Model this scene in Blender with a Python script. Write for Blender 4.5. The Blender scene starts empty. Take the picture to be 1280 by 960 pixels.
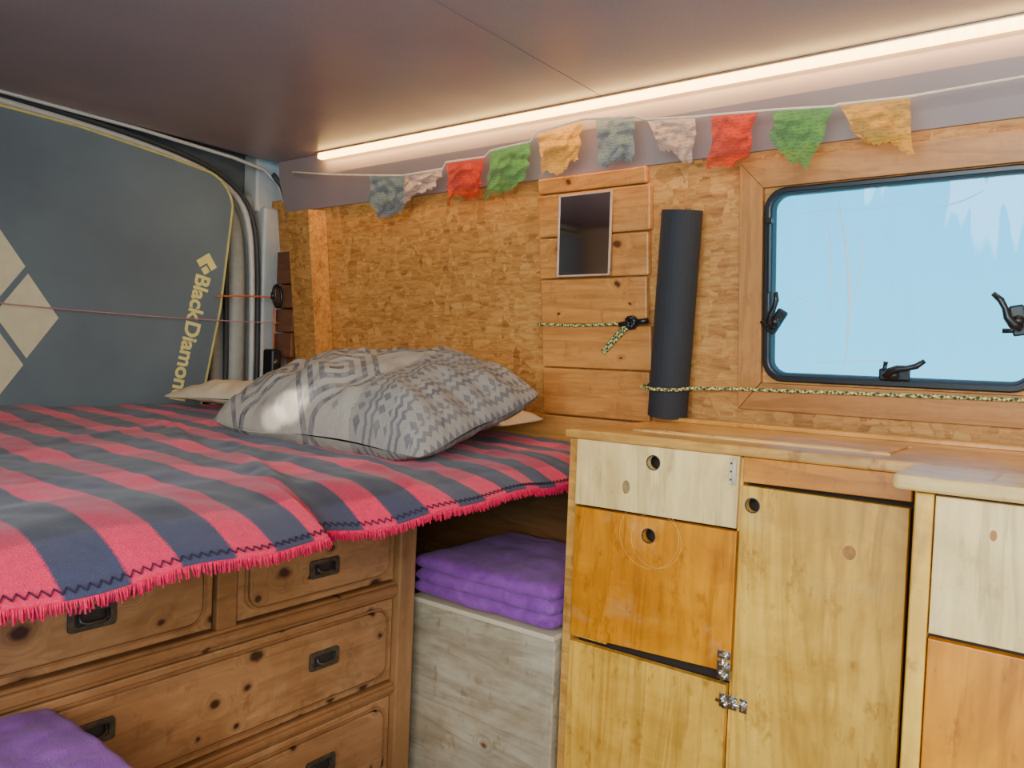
import bpy, bmesh, math, random
from mathutils import Vector, Matrix, noise
random.seed(7)
COL=bpy.context.scene.collection
# ------------------------------------------------------------------ node helpers
def lin(r,g,b,k=1.11):
    def c(v):
        v/=255.0
        return v/12.92 if v<=0.04045 else ((v+0.055)/1.055)**2.4
    q=[c(r),c(g),c(b)]; L=.3*q[0]+.6*q[1]+.1*q[2]
    q=[max(.002,L+(x-L)*k) for x in q]
    return (q[0],q[1],q[2],1)
class NT:
    def __init__(s,name):
        s.m=bpy.data.materials.new(name); s.m.use_nodes=True
        s.t=s.m.node_tree; s.b=s.t.nodes['Principled BSDF']
    def n(s,typ,**kw):
        nd=s.t.nodes.new(typ)
        for k,v in kw.items():
            if k in nd.inputs.keys(): nd.inputs[k].default_value=v
            else: setattr(nd,k,v)
        return nd
    def l(s,a,b): s.t.links.new(a,b)
    def pos(s): return s.n('ShaderNodeNewGeometry').outputs['Position']
    def mapping(s,vec,scale=(1,1,1),rot=(0,0,0),loc=(0,0,0)):
        m=s.n('ShaderNodeMapping'); m.inputs['Scale'].default_value=scale; m.inputs['Rotation'].default_value=rot; m.inputs['Location'].default_value=loc
        s.l(vec,m.inputs['Vector']); return m.outputs[0]
    def noise(s,vec,scale,detail=4,rough=.5,dist=0):
        n=s.n('ShaderNodeTexNoise'); n.inputs['Scale'].default_value=scale; n.inputs['Detail'].default_value=detail
        n.inputs['Roughness'].default_value=rough; n.inputs['Distortion'].default_value=dist; s.l(vec,n.inputs['Vector']); return n.outputs['Fac']
    def ramp(s,fac,stops,interp='LINEAR'):
        r=s.n('ShaderNodeValToRGB'); e=r.color_ramp.elements; r.color_ramp.interpolation=interp
        while len(e)<len(stops): e.new(0.5)
        for i,(p,c) in enumerate(stops):
            e[i].position=p; e[i].color=c if len(c)==4 else (*c,1)
        s.l(fac,r.inputs[0]); return r.outputs[0]
    def mix(s,fac,a,b,mode='MIX'):
        m=s.n('ShaderNodeMix',data_type='RGBA',blend_type=mode)
        for v,i in ((fac,0),(a,6),(b,7)):
            if isinstance(v,bpy.types.NodeSocket): s.l(v,m.inputs[i])
            else: m.inputs[i].default_value=v
        return m.outputs[2]
    def math(s,op,a,b=0.0,c=0.0,clamp=False):
        m=s.n('ShaderNodeMath',operation=op); m.use_clamp=clamp
        for v,i in ((a,0),(b,1),(c,2)):
            if isinstance(v,bpy.types.NodeSocket): s.l(v,m.inputs[i])
            else: m.inputs[i].default_value=v
        return m.outputs[0]
    def bump(s,h,strength=.3,dist=.002):
        b=s.n('ShaderNodeBump'); b.inputs['Strength'].default_value=strength; b.inputs['Distance'].default_value=dist
        s.l(h,b.inputs['Height']); s.l(b.outputs[0],s.b.inputs['Normal'])
    def fin(s,col=None,rough=.5,metal=0,**kw):
        if col is not None:
            if isinstance(col,bpy.types.NodeSocket): s.l(col,s.b.inputs['Base Color'])
            else: s.b.inputs['Base Color'].default_value=col
        s.b.inputs['Roughness'].default_value=rough; s.b.inputs['Metallic'].default_value=metal
        for k,v in kw.items(): s.b.inputs[k].default_value=v
        return s.m
def plain(name,c,rough=.5,metal=0,var=.12,scale=40,bump=0,**kw):
    N=NT(name); p=N.pos(); f=N.noise(p,scale,4)
    d=tuple(x*(1-var) for x in c[:3])+(1,); e=tuple(min(1,x*(1+var)) for x in c[:3])+(1,)
    col=N.ramp(f,[(.3,d),(.7,e)])
    if bump: N.bump(f,bump,.002)
    return N.fin(col,rough,metal,**kw)
def wood(name,c1,c2,axis='x',knots=0.0,kscale=5,knotcol=lin(60,30,15),rough=.45,grain=7,dist=.6,stain=0,plane='xz',keep=.45):
    N=NT(name); p=N.pos()
    sc={'x':(.12,1,1),'y':(1,.12,1),'z':(1,1,.12)}[axis]
    wob=N.n('ShaderNodeTexNoise'); wob.inputs['Scale'].default_value=30; N.l(p,wob.inputs['Vector'])
    vm=N.n('ShaderNodeVectorMath',operation='MULTIPLY_ADD'); N.l(wob.outputs['Color'],vm.inputs[0]); vm.inputs[1].default_value=(.016,.016,.016); N.l(p,vm.inputs[2])
    s3=N.n('ShaderNodeSeparateXYZ'); N.l(vm.outputs[0],s3.inputs[0]); cb=N.n('ShaderNodeCombineXYZ')
    N.l(s3.outputs[0 if plane=='xz' else 1],cb.inputs[0]); N.l(s3.outputs[2],cb.inputs[1])
    v=N.n('ShaderNodeTexVoronoi',voronoi_dimensions='2D'); v.inputs['Scale'].default_value=kscale
    N.l(N.mapping(cb.outputs[0],(.8,1,1) if axis!='z' else (1,.8,1),loc=(.37,.21,.55)),v.inputs['Vector'])
    sc2=N.n('ShaderNodeSeparateColor'); N.l(v.outputs['Color'],sc2.inputs[0])
    kd=N.math('ADD',N.math('MULTIPLY',N.math('LESS_THAN',sc2.outputs[0],keep),10.0),N.math('MULTIPLY',v.outputs['Distance'],N.math('MULTIPLY_ADD',N.math('POWER',sc2.outputs[1],2.0),2.4,.75)))
    q=N.mapping(p,sc)
    vec=q
    if knots:
        push=N.ramp(kd,[(0,(.10,.10,.10)),(knots*3.2,(0,0,0))])
        va=N.n('ShaderNodeVectorMath',operation='ADD'); N.l(q,va.inputs[0]); N.l(push,va.inputs[1]); vec=va.outputs[0]
    g1=N.noise(vec,grain,5,.6,dist); g2=N.noise(vec,grain*9,3,.7,.2); g3=N.noise(p,2.2,2)
    w=N.math('FRACT',N.math('MULTIPLY',g1,8.0))
    ring=N.ramp(w,[(0,(.44,.37,.30)),(.4,(.9,.88,.84)),(.85,(1,1,1)),(1,(.48,.41,.34))])
    col=N.mix(N.math('MULTIPLY_ADD',g1,.9,N.math('MULTIPLY',g3,.15)),c1,c2)
    col=N.mix(.42,col,ring,'MULTIPLY')
    fine=N.ramp(g2,[(.35,(.70,.65,.58)),(.65,(1.03,1.03,1.03))])
    col=N.mix(.55,col,fine,'MULTIPLY')
    if stain:
        st=N.ramp(N.noise(p,4.5,6,.65,.9),[(.38,(.58,.47,.35)),(.58,(1,1,1))]); col=N.mix(stain,col,st,'MULTIPLY')
        sp=N.ramp(N.noise(N.mapping(p,(1,1,.5)),34,4,.7),[(.58,(1,1,1)),(.68,(.55,.43,.31))]); col=N.mix(stain,col,sp,'MULTIPLY')
        wr=N.ramp(N.noise(N.mapping(p,(.9,1,1.1),loc=(4,2,7)),6,5,.7,.5),[(.58,(0,0,0)),(.72,(1,1,1))]); col=N.mix(N.math('MULTIPLY',wr,stain*.3),col,lin(230,204,156))
    if knots:
        core=N.ramp(kd,[(knots*.55,(1,1,1)),(knots,(0,0,0))])
        halo=N.ramp(kd,[(knots*.9,(1,1,1)),(knots*1.7,(0,0,0))])
        col=N.mix(N.math('MULTIPLY',halo,.45),col,tuple(a*.5 for a in c1[:3])+(1,))
        col=N.mix(core,col,knotcol)
    N.bump(g2,.18,.001)
    return N.fin(col,rough)
def osb(name,dark,mid,light,rough=.6):
    N=NT(name); p=N.pos()
    wob=N.n('ShaderNodeTexNoise'); wob.inputs['Scale'].default_value=20; wob.inputs['Detail'].default_value=5; N.l(p,wob.inputs['Vector'])
    vm=N.n('ShaderNodeVectorMath',operation='MULTIPLY_ADD'); N.l(wob.outputs['Color'],vm.inputs[0]); vm.inputs[1].default_value=(.06,.06,.06); N.l(p,vm.inputs[2])
    vv_=vm.outputs[0]
    def layer(scale,mp,rot,angs,off):
        v=N.n('ShaderNodeTexVoronoi'); v.inputs['Scale'].default_value=scale; N.l(N.mapping(vv_,mp,(0,rot,0),off),v.inputs['Vector'])
        sep=N.n('ShaderNodeSeparateColor'); N.l(v.outputs['Color'],sep.inputs[0])
        fs=[N.noise(N.mapping(p,(.14,1,1),(0,a,0),(a,0,a)),80,4,.7,.4) for a in angs]
        a=N.mix(N.math('GREATER_THAN',sep.outputs[0],.33),fs[0],fs[1])
        a=N.mix(N.math('GREATER_THAN',sep.outputs[0],.66),a,fs[2])
        return sep,a
    s1,a1=layer(34,(.5,1,1),.6,(.5,1.3,2.4),(0,0,0)); s2,a2=layer(40,(1,1,.4),1.1,(-.3,.9,1.9),(3,1,2))
    pick=N.math('GREATER_THAN',s2.outputs[1],.5)
    a=N.mix(pick,a1,a2); t=N.mix(pick,s1.outputs[2],s2.outputs[2])
    val=N.math('MULTIPLY_ADD',t,.08,N.math('MULTIPLY',a,.94))
    col=N.ramp(val,[(.31,dark),(.48,mid),(.67,light),(.83,mid)])
    f2=N.ramp(t,[(0,(.66,.58,.49)),(.12,(.91,.88,.84)),(.88,(1,1,1)),(1,(1.1,1.08,1.04))])
    col=N.mix(.6,col,f2,'MULTIPLY')
    big=N.ramp(N.noise(p,2.5,3),[(.35,(.80,.76,.70)),(.65,(1,1,1))]); col=N.mix(.6,col,big,'MULTIPLY')
    N.bump(val,.35,.002)
    return N.fin(col,rough)

M={}
M['osb']=osb('osb',lin(142,94,52),lin(188,132,74),lin(210,160,98))
M['pine_board']=wood('pine_board',lin(186,122,66),lin(218,160,98),'x',.045,6)
M['pine_frame']=wood('pine_frame',lin(174,118,66),lin(202,148,90),'x',stain=.3)
M['pine_frame_v']=wood('pine_frame_v',lin(174,118,66),lin(202,148,90),'z',stain=.3)
M['chest']=wood('knotty_pine',lin(146,98,64),lin(196,150,106),'y',.13,13,lin(54,26,16),plane='yz',keep=.35,stain=.5)
M['chest_rail']=wood('pine_rail',lin(132,88,56),lin(172,124,82),'y',.06,9,plane='yz',keep=.6,stain=.35)
M['chest_post']=wood('pine_post',lin(140,98,64),lin(176,132,90),'z',stain=.35)
M['box_pale']=wood('weathered_spruce',lin(176,162,138),lin(204,190,164),'x',.06,5,lin(120,76,45),stain=.6)
M['ply_light']=wood('pale_plywood',lin(248,204,134),lin(254,226,164),'z',grain=4,dist=1.5,stain=.4)
M['ply_yellow']=wood('varnished_plywood',lin(246,178,80),lin(254,208,112),'z',grain=4,dist=2.0,stain=.6,rough=.33)
M['ply_orange']=wood('orange_plywood',lin(222,134,44),lin(240,164,64),'z',grain=5,dist=1.5,stain=.6,rough=.33)
M['ply_orange_x']=wood('orange_plywood_strip',lin(206,126,50),lin(226,152,70),'x',grain=5,dist=1.5,stain=.5)
M['counter']=wood('varnished_worktop',lin(206,148,80),lin(232,180,108),'x',rough=.28,stain=.7)
M['counter_pale']=wood('pale_worktop',lin(224,180,112),lin(242,208,142),'x',rough=.3,stain=.5)
M['red_plank']=wood('reddish_plank',lin(104,66,46),lin(134,90,64),'x')
M['brown_wood']=wood('panel_wood',lin(124,82,52),lin(156,110,72),'x')  # brown wood of the bed board and niche back
M['plank']=wood('plank_pine',lin(196,126,68),lin(228,164,100),'x',.07,8,lin(90,45,25),keep=.5,stain=.4)
M['knot']=plain('knot_mark',lin(168,112,56),.5,var=.25,scale=120)
M['knot_grey']=plain('knot_grey',lin(150,124,80),.5,var=.25,scale=120)
M['interior']=plain('cabinet_interior',lin(48,34,24),.8)
M['black']=plain('black_plastic',lin(22,22,24),.35)
M['rubber']=plain('rubber_seal',lin(52,54,54),.6)
M['iron']=plain('dark_iron',lin(84,76,66),.42,.6,var=.4,scale=90)
M['iron_dark']=plain('dark_recess',lin(40,34,30),.6)
M['chrome']=plain('chrome',lin(215,208,196),.25,1.0,var=.03)
M['white_metal']=plain('painted_metal',lin(190,186,178),.4,var=.05)
M['dull_metal']=plain('dull_metal',lin(150,152,144),.5,var=.08)
M['grey_metal']=plain('grey_metal',lin(92,92,90),.5,.1,var=.1)
M['floor']=plain('vinyl_floor',lin(120,104,88),.5)
N=NT('purple_cotton'); p=N.pos(); f=N.noise(p,22,5,.6,.6); g=N.noise(p,420,2)
N.bump(N.math('MULTIPLY_ADD',g,.45,f),.6,.005)
M['purple']=N.fin(N.ramp(f,[(.3,lin(114,54,128)),(.7,lin(150,86,164))]),.95,**{'Sheen Weight':.1})
N=NT('ceiling_laminate'); p=N.pos(); f=N.noise(p,2.5,3); g=N.noise(p,260,2)
col=N.mix(.22,N.ramp(f,[(.3,lin(142,130,132)),(.7,lin(158,144,144))]),N.ramp(g,[(.35,lin(118,108,110)),(.65,lin(176,160,158))]))
N.bump(f,.25,.02)
M['ceiling']=N.fin(col,.34)
M['cornice']=plain('cornice_panel',lin(144,128,124),.5,var=.06,scale=6)
M['seam']=plain('seam_line',lin(112,102,102),.6)
def striped(name):
    N=NT(name); p=N.pos(); s=N.n('ShaderNodeSeparateXYZ'); 
    nz=N.n('ShaderNodeTexNoise'); nz.inputs['Scale'].default_value=4; N.l(p,nz.inputs['Vector'])
    vm=N.n('ShaderNodeVectorMath',operation='MULTIPLY_ADD'); N.l(nz.outputs['Color'],vm.inputs[0]); vm.inputs[1].default_value=(.04,.020,0); N.l(p,vm.inputs[2])
    N.l(vm.outputs[0],s.inputs[0])
    g=N.noise(p,600,2); g2=N.noise(p,90,3)
    def band(v,off,per,w,soft):
        t=N.math('FRACT',N.math('DIVIDE',N.math('ADD',v,off),per)); d=N.math('ABSOLUTE',N.math('SUBTRACT',t,.5))
        d=N.math('ADD',d,N.math('MULTIPLY',N.math('SUBTRACT',g,.5),.05))
        return N.math('MULTIPLY_ADD',N.math('SUBTRACT',w*.5,d),1/soft,.5,clamp=True)
    stripe=band(s.outputs[1],-.430+.0655+1.31,.131,.54,.03); cross=band(s.outputs[0],5.07,.30,.5,.03)
    red=N.mix(N.math('MULTIPLY',cross,.65),lin(216,50,82),lin(144,30,54)); navy=N.mix(N.math('MULTIPLY',cross,.75),lin(54,54,74),lin(27,27,38))
    col=N.mix(stripe,red,navy)
    col=N.mix(.6,col,N.ramp(g,[(.3,(.5,.5,.55)),(.7,(1.3,1.3,1.3))]),'MULTIPLY')
    col=N.mix(.3,col,N.ramp(g2,[(.3,(.65,.65,.65)),(.7,(1.2,1.2,1.2))]),'MULTIPLY')
    N.bump(g,.4,.002)
    return N.fin(col,.9,**{'Sheen Weight':.15})
M['blanket']=striped('striped_wool')
M['red_yarn']=plain('red_yarn',lin(218,34,80),.9,var=.25,scale=200)
M['navy_yarn']=plain('navy_yarn',lin(46,28,52),.9)
M['cream']=plain('cream_cotton',lin(206,188,158),.9,var=.05,scale=12,bump=.2)
M['mattress']=plain('mattress_cover',lin(50,44,46),.9)
def pillowmat():
    N=NT('geometric_print_cotton'); uv=N.n('ShaderNodeTexCoord').outputs['UV']; s=N.n('ShaderNodeSeparateXYZ'); N.l(uv,s.inputs[0])
    x,y=s.outputs[0],s.outputs[1]
    A=lambda v:N.math('ABSOLUTE',v)
    def tri(v,f): return A(N.math('SUBTRACT',N.math('FRACT',N.math('MULTIPLY',v,f)),.5))
    d=N.math('ADD',tri(x,2.9),tri(y,2.0))
    rings=N.math('LESS_THAN',N.math('FRACT',N.math('MULTIPLY',d,6.0)),.45)
    chk=N.math('LESS_THAN',N.math('ADD',tri(x,30),tri(y,22)),.50)
    rings=N.math('MULTIPLY',rings,N.math('ADD',N.math('MULTIPLY',chk,.35),.65))
    cell=N.math('LESS_THAN',d,.66)
    fill=N.math('MULTIPLY',N.math('LESS_THAN',N.math('ADD',tri(x,12),tri(y,9)),.18),.45)
    rings=N.math('ADD',N.math('MULTIPLY',rings,N.math('MULTIPLY_ADD',cell,.9,.05)),N.math('MULTIPLY',N.math('SUBTRACT',1.0,cell),fill))
    z=N.math('ADD',x,N.math('MULTIPLY',tri(y,22),.020))
    zig=N.math('LESS_THAN',N.math('FRACT',N.math('MULTIPLY',z,38)),.45)
    dd=N.math('LESS_THAN',N.math('ADD',tri(x,24),tri(y,20)),.38)
    bsel=N.math('GREATER_THAN',N.math('FRACT',N.math('MULTIPLY',x,10)),.5)
    band=N.math('ADD',N.math('MULTIPLY',bsel,zig),N.math('MULTIPLY',N.math('SUBTRACT',1.0,bsel),dd))
    side=N.math('GREATER_THAN',A(N.math('SUBTRACT',x,.37)),.33)
    pat=N.math('ADD',N.math('MULTIPLY',side,N.math('MULTIPLY',band,.8)),N.math('MULTIPLY',N.math('SUBTRACT',1.0,side),rings))
    core=N.math('LESS_THAN',d,.10)
    pat=N.math('MAXIMUM',pat,N.math('MULTIPLY',N.math('MULTIPLY',core,N.math('SUBTRACT',1.0,side)),1.0))
    fade=N.ramp(N.noise(N.mapping(uv),8,5),[(.3,(.5,.5,.5)),(.65,(.95,.95,.95))])
    base=N.mix(side,lin(176,165,149),lin(156,146,134))
    ink=N.mix(N.math('MULTIPLY',core,.5),lin(76,77,86),lin(110,60,44))
    col=N.mix(N.math('MULTIPLY',pat,fade),base,ink)
    g=N.noise(N.pos(),500,2); col=N.mix(.4,col,N.ramp(g,[(.3,(.65,.65,.65)),(.7,(1.2,1.2,1.2))]),'MULTIPLY')
    N.bump(N.math('ADD',N.math('MULTIPLY',g,.3),N.noise(N.pos(),13,5,.6,.8)),.7,.016)
    return N.fin(col,.9)
M['pillow']=pillowmat()
N=NT('dark_canvas'); p=N.pos(); f=N.noise(p,3,4); g=N.noise(p,500,2)
N.bump(N.math('ADD',f,N.math('MULTIPLY',g,.1)),.4,.01)
M['pad']=N.fin(N.ramp(f,[(.3,lin(70,84,92)),(.7,lin(90,106,112))]),.7,**{'Sheen Weight':.5,'Sheen Roughness':.6})
M['print']=plain('yellowish_print',lin(222,212,140),.8,var=.06)
M['print_pale']=plain('pale_print',lin(196,190,160),.8,var=.06)
M['piping']=plain('yellow_piping',lin(190,180,114),.7)
def flagmat(name,c):
    N=NT(name); p=N.pos()
    ln=N.noise(N.mapping(p,(.5,1,1.0)),230,2,.5); rows=N.n('ShaderNodeTexWave',bands_direction='Z'); rows.inputs['Scale'].default_value=45; rows.inputs['Distortion'].default_value=1.0; N.l(p,rows.inputs['Vector'])
    pr=N.math('MULTIPLY',N.math('GREATER_THAN',ln,.50),N.math('GREATER_THAN',rows.outputs['Fac'],.45))
    col=N.mix(N.math('MULTIPLY',pr,.42),c,tuple(x*.3 for x in c[:3])+(1,))
    N.fin(col,.85); N.bump(N.noise(p,30,4,.6,.6),.8,.007)
    t=N.n('ShaderNodeBsdfTranslucent'); N.l(col,t.inputs[0]); ms=N.n('ShaderNodeMixShader'); ms.inputs[0].default_value=.45
    tr=N.n('ShaderNodeBsdfTransparent'); m2=N.n('ShaderNodeMixShader'); m2.inputs[0].default_value=.22
    o=N.t.nodes['Material Output']; N.l(N.b.outputs[0],ms.inputs[1]); N.l(t.outputs[0],ms.inputs[2]); N.l(ms.outputs[0],m2.inputs[1]); N.l(tr.outputs[0],m2.inputs[2]); N.l(m2.outputs[0],o.inputs[0]); return N.m
FC={'blue':flagmat('flag_blue',lin(122,142,150)),'white':flagmat('flag_white',lin(204,184,172)),'red':flagmat('flag_red',lin(210,76,54)),
    'green':flagmat('flag_green',lin(102,158,94)),'yellow':flagmat('flag_yellow',lin(226,176,92))}
M['string']=plain('white_string',lin(230,216,192),.8)
M['pink_string']=plain('pink_cord',lin(170,124,126),.8)
M['orange_string']=plain('orange_cord',lin(196,104,62),.8)
def cordmat():
    N=NT('braided_cord'); p=N.pos(); c=N.n('ShaderNodeTexChecker'); c.inputs['Scale'].default_value=150; N.l(N.mapping(p,(1,1,1),(.4,.6,.7)),c.inputs['Vector'])
    return N.fin(N.mix(c.outputs['Fac'],lin(64,76,46),lin(206,200,132)),.8)
M['cord']=cordmat()
M['mat']=plain('mat_foam',lin(38,39,42),.8,var=.15,scale=200,bump=.3)
N=NT('led_glow'); gl_=N.noise(N.mapping(N.pos(),(60,0,0)),1,2)
N.l(N.ramp(gl_,[(.3,(1,.50,.10)),(.7,(1,.68,.22))]),N.b.inputs['Emission Color']); N.b.inputs['Emission Strength'].default_value=12; M['led']=N.fin((1,.9,.7,1),.5)
M['alu']=plain('aluminium',lin(200,190,170),.3,.9)
M['mirror_frame']=plain('pale_frame',lin(190,160,140),.4)
N=NT('mirror_glass'); M['mirror']=N.fin((.85,.80,.78,1),.04,1.0)
N=NT('painted_glare_white'); N.fin((1,1,1,1),.4); t=N.n('ShaderNodeBsdfTranslucent'); t.inputs[0].default_value=(1,1,1,1); ms=N.n('ShaderNodeMixShader'); ms.inputs[0].default_value=.6
N.l(N.b.outputs[0],ms.inputs[1]); N.l(t.outputs[0],ms.inputs[2]); N.l(ms.outputs[0],N.t.nodes['Material Output'].inputs[0]); M['glare_tube']=N.m  # translucent white for the reflection streaks modelled on the window
N=NT('acrylic_pane'); tr=N.n('ShaderNodeBsdfTransparent'); tr.inputs[0].default_value=(.84,.96,1,1)
gl=N.n('ShaderNodeBsdfGlossy'); gl.inputs['Roughness'].default_value=.04
fr=N.n('ShaderNodeFresnel'); fr.inputs[0].default_value=1.4
ms=N.n('ShaderNodeMixShader'); N.l(fr.outputs[0],ms.inputs[0]); N.l(tr.outputs[0],ms.inputs[1]); N.l(gl.outputs[0],ms.inputs[2])
nb=N.noise(N.mapping(N.pos(),(1,1,.15)),12,1.5,.4); bp=N.n('ShaderNodeBump'); bp.inputs['Strength'].default_value=.7; bp.inputs['Distance'].default_value=.02; N.l(nb,bp.inputs['Height']); N.l(bp.outputs[0],gl.inputs['Normal'])
N.l(ms.outputs[0],N.t.nodes['Material Output'].inputs[0]); M['pane']=N.m

# ------------------------------------------------------------------ mesh builder
FX=Matrix(((1,0,0,0),(0,0,-1,0),(0,1,0,0),(0,0,0,1)))
FR=Matrix(((0,0,1,0),(1,0,0,0),(0,1,0,0),(0,0,0,1)))
TL=math.atan(.11); cL,sL=math.cos(TL),math.sin(TL)
WM=Matrix(((1,0,0,0),(0,-sL,-cL,1.78),(0,cL,-sL,.95),(0,0,0,1)))  # leaning side wall frame
def rrect(x0,y0,x1,y1,r,seg=6):
    pts=[]
    for cx,cy,a in ((x1-r,y1-r,0),(x0+r,y1-r,90),(x0+r,y0+r,180),(x1-r,y0+r,270)):
        for i in range(seg+1):
            t=math.radians(a+90*i/seg); pts.append((cx+r*math.cos(t),cy+r*math.sin(t)))
    return pts
def circ(cx,cy,r,n=24): return [(cx+r*math.cos(2*math.pi*i/n),cy+r*math.sin(2*math.pi*i/n)) for i in range(n)]
class MB:
    def __init__(s): s.bm=bmesh.new(); s.mi=0; s.mats=[]
    def mat(s,m):
        m=M[m] if isinstance(m,str) else m
        if m not in s.mats: s.mats.append(m)
        s.mi=s.mats.index(m); return s
    def _add(s,bm2,T=None,smooth=False):
        me=bpy.data.meshes.new('tmp'); bm2.to_mesh(me); bm2.free(); s._addme(me,T,smooth)
    def _addme(s,me,T=None,smooth=False):
        if T is not None: me.transform(T)
        n0=len(s.bm.faces); s.bm.from_mesh(me); bpy.data.meshes.remove(me)
        s.bm.faces.ensure_lookup_table()
        for f in s.bm.faces[n0:]: f.material_index=s.mi; f.smooth=smooth
    def box(s,x0,x1,y0,y1,z0,z1,bev=.002,T=None,seg=2,smooth=False):
        b=bmesh.new(); bmesh.ops.create_cube(b,size=1)
        for v in b.verts: v.co=Vector(((x0+x1)/2+v.co.x*(x1-x0),(y0+y1)/2+v.co.y*(y1-y0),(z0+z1)/2+v.co.z*(z1-z0)))
        if bev: bmesh.ops.bevel(b,geom=b.edges[:],offset=bev,segments=seg,profile=.5,affect='EDGES')
        s._add(b,T,smooth); return s
    def wbox(s,x0,x1,v0,v1,d0,d1,bev=.002): return s.box(x0,x1,v0,v1,d0,d1,bev,WM)
    def cyl(s,p0,p1,r,r2=None,n=20):
        p0,p1=Vector(p0),Vector(p1); d=p1-p0; b=bmesh.new()
        bmesh.ops.create_cone(b,cap_ends=True,segments=n,radius1=r,radius2=r if r2 is None else r2,depth=d.length)
        T=Matrix.Translation((p0+p1)/2)@d.to_track_quat('Z','Y').to_matrix().to_4x4()
        s._add(b,T,True); return s
    def tube(s,path,r,n=8,closed=False):
        P=[Vector(p) for p in path]; b=bmesh.new(); rings=[]; up=Vector((.13,.21,1)).normalized(); N_=len(P)
        for i,p in enumerate(P):
            t=(P[(i+1)%N_]-P[i-1]) if closed else (P[min(i+1,N_-1)]-P[max(i-1,0)])
            if t.length<1e-9: t=Vector((1,0,0))
            t.normalize(); a=t.cross(up)
            if a.length<1e-3: a=t.cross(Vector((1,0,0)))
            a.normalize(); c=t.cross(a)
            rr=r[i] if isinstance(r,(list,tuple)) else r
            rings.append([b.verts.new(p+(a*math.cos(2*math.pi*k/n)+c*math.sin(2*math.pi*k/n))*rr) for k in range(n)])
        m=N_ if closed else N_-1
        for i in range(m):
            A,B=rings[i],rings[(i+1)%N_]
            for k in range(n): b.faces.new((A[k],A[(k+1)%n],B[(k+1)%n],B[k]))
        if not closed: b.faces.new(rings[0][::-1]); b.faces.new(rings[-1])
        bmesh.ops.recalc_face_normals(b,faces=b.faces[:]); s._add(b,None,True); return s
    def ext(s,loops,z0,z1,T,bev=.001):
        cu=bpy.data.curves.new('tmp','CURVE'); cu.dimensions='2D'; cu.fill_mode='BOTH'; cu.extrude=max((z1-z0)/2-bev,1e-5); cu.bevel_depth=bev; cu.bevel_resolution=1; cu.offset=-bev
        for lp in loops:
            sp=cu.splines.new('POLY'); sp.points.add(len(lp)-1); sp.use_cyclic_u=True
            for i,q in enumerate(lp): sp.points[i].co=(q[0],q[1],0,1)
        ob=bpy.data.objects.new('tmp',cu); COL.objects.link(ob)
        dg=bpy.context.evaluated_depsgraph_get(); dg.update(); me=bpy.data.meshes.new_from_object(ob.evaluated_get(dg))
        bpy.data.objects.remove(ob); bpy.data.curves.remove(cu); me.materials.clear()
        s._addme(me,T@Matrix.Translation((0,0,(z0+z1)/2))); return s
    def text(s,body,size,T,ext=.001,off=.0):
        cu=bpy.data.curves.new('tmp','FONT'); cu.body=body; cu.size=size; cu.extrude=ext; cu.offset=off; cu.align_y='CENTER'; cu.space_character=.98; cu.space_word=.45
        ob=bpy.data.objects.new('tmp',cu); COL.objects.link(ob)
        dg=bpy.context.evaluated_depsgraph_get(); dg.update(); me=bpy.data.meshes.new_from_object(ob.evaluated_get(dg))
        bpy.data.objects.remove(ob); me.materials.clear(); s._addme(me,T); return s
    def obj(s,name,parent=None,origin=None):
        vs=[v.co for v in s.bm.verts]
        lo=Vector([min(v[i] for v in vs) for i in range(3)]); hi=Vector([max(v[i] for v in vs) for i in range(3)])
        o=Vector(origin) if origin is not None else (lo+hi)/2
        bmesh.ops.translate(s.bm,verts=s.bm.verts[:],vec=-o)
        bmesh.ops.remove_doubles(s.bm,verts=s.bm.verts[:],dist=1e-6)
        me=bpy.data.meshes.new(name); s.bm.to_mesh(me); s.bm.free()
        for m in s.mats: me.materials.append(m)
        ob=bpy.data.objects.new(name,me); COL.objects.link(ob)
        if parent is not None:
            ob.parent=parent; w=Vector((0,0,0)); q=parent
            while q: w+=q.location; q=q.parent
            ob.location=o-w
        else: ob.location=o
        return ob
def B(m): return MB().mat(m)
def thing(o,label,cat,group=None):
    o['label']=label; o['category']=cat
    if group: o['group']=group
    return o
def struct(o,label=None):
    o['kind']='structure'
    if label: o['label']=label; 
    return o
def empty(name,loc,label,cat,group=None):
    e=bpy.data.objects.new(name,None); e.empty_display_size=.05; COL.objects.link(e); e.location=loc; return thing(e,label,cat,group)

# ------------------------------------------------------------------ room shell
struct(B('floor').box(-2.5,1.0,-.35,1.95,-.04,0,0).obj('floor'),'brown vinyl van floor')
struct(B('ceiling').box(-2.31,1.0,-.35,1.70,1.765,1.79,.002).obj('ceiling'),'mauve-grey laminate van ceiling')
struct(B('seam').box(-1.0016,-1.0,-.3,1.66,1.7645,1.7655,0).obj('trim_1'),'thin seam in the ceiling panel')
w=B('osb').ext([[(-2.45,-.945),(1.0,-.945),(1.0,.70),(-2.45,.70)],rrect(-.60,.160,-.112,.555,.03)],-.03,0,WM,0)
struct(w.obj('wall_side'),'oriented strand board side wall')
cb=B('cornice')
bm=bmesh.new(); pr=[(1.700,1.600),(1.668,1.70),(1.662,1.764),(1.74,1.764),(1.74,1.600)]
A=[bm.verts.new((-2.29,y,z)) for y,z in pr]; C=[bm.verts.new((1.0,y,z)) for y,z in pr]
for i in range(5): bm.faces.new((A[i],A[(i+1)%5],C[(i+1)%5],C[i]))
bm.faces.new(A[::-1]); bm.faces.new(C); bmesh.ops.recalc_face_normals(bm,faces=bm.faces[:]); cb._add(bm)
struct(cb.obj('trim_2'),'grey cornice panel')
struct(B('grey_metal').box(-2.52,-2.46,-.35,1.95,0,1.95,0).obj('wall_rear'),'grey metal rear wall of the van')
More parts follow.
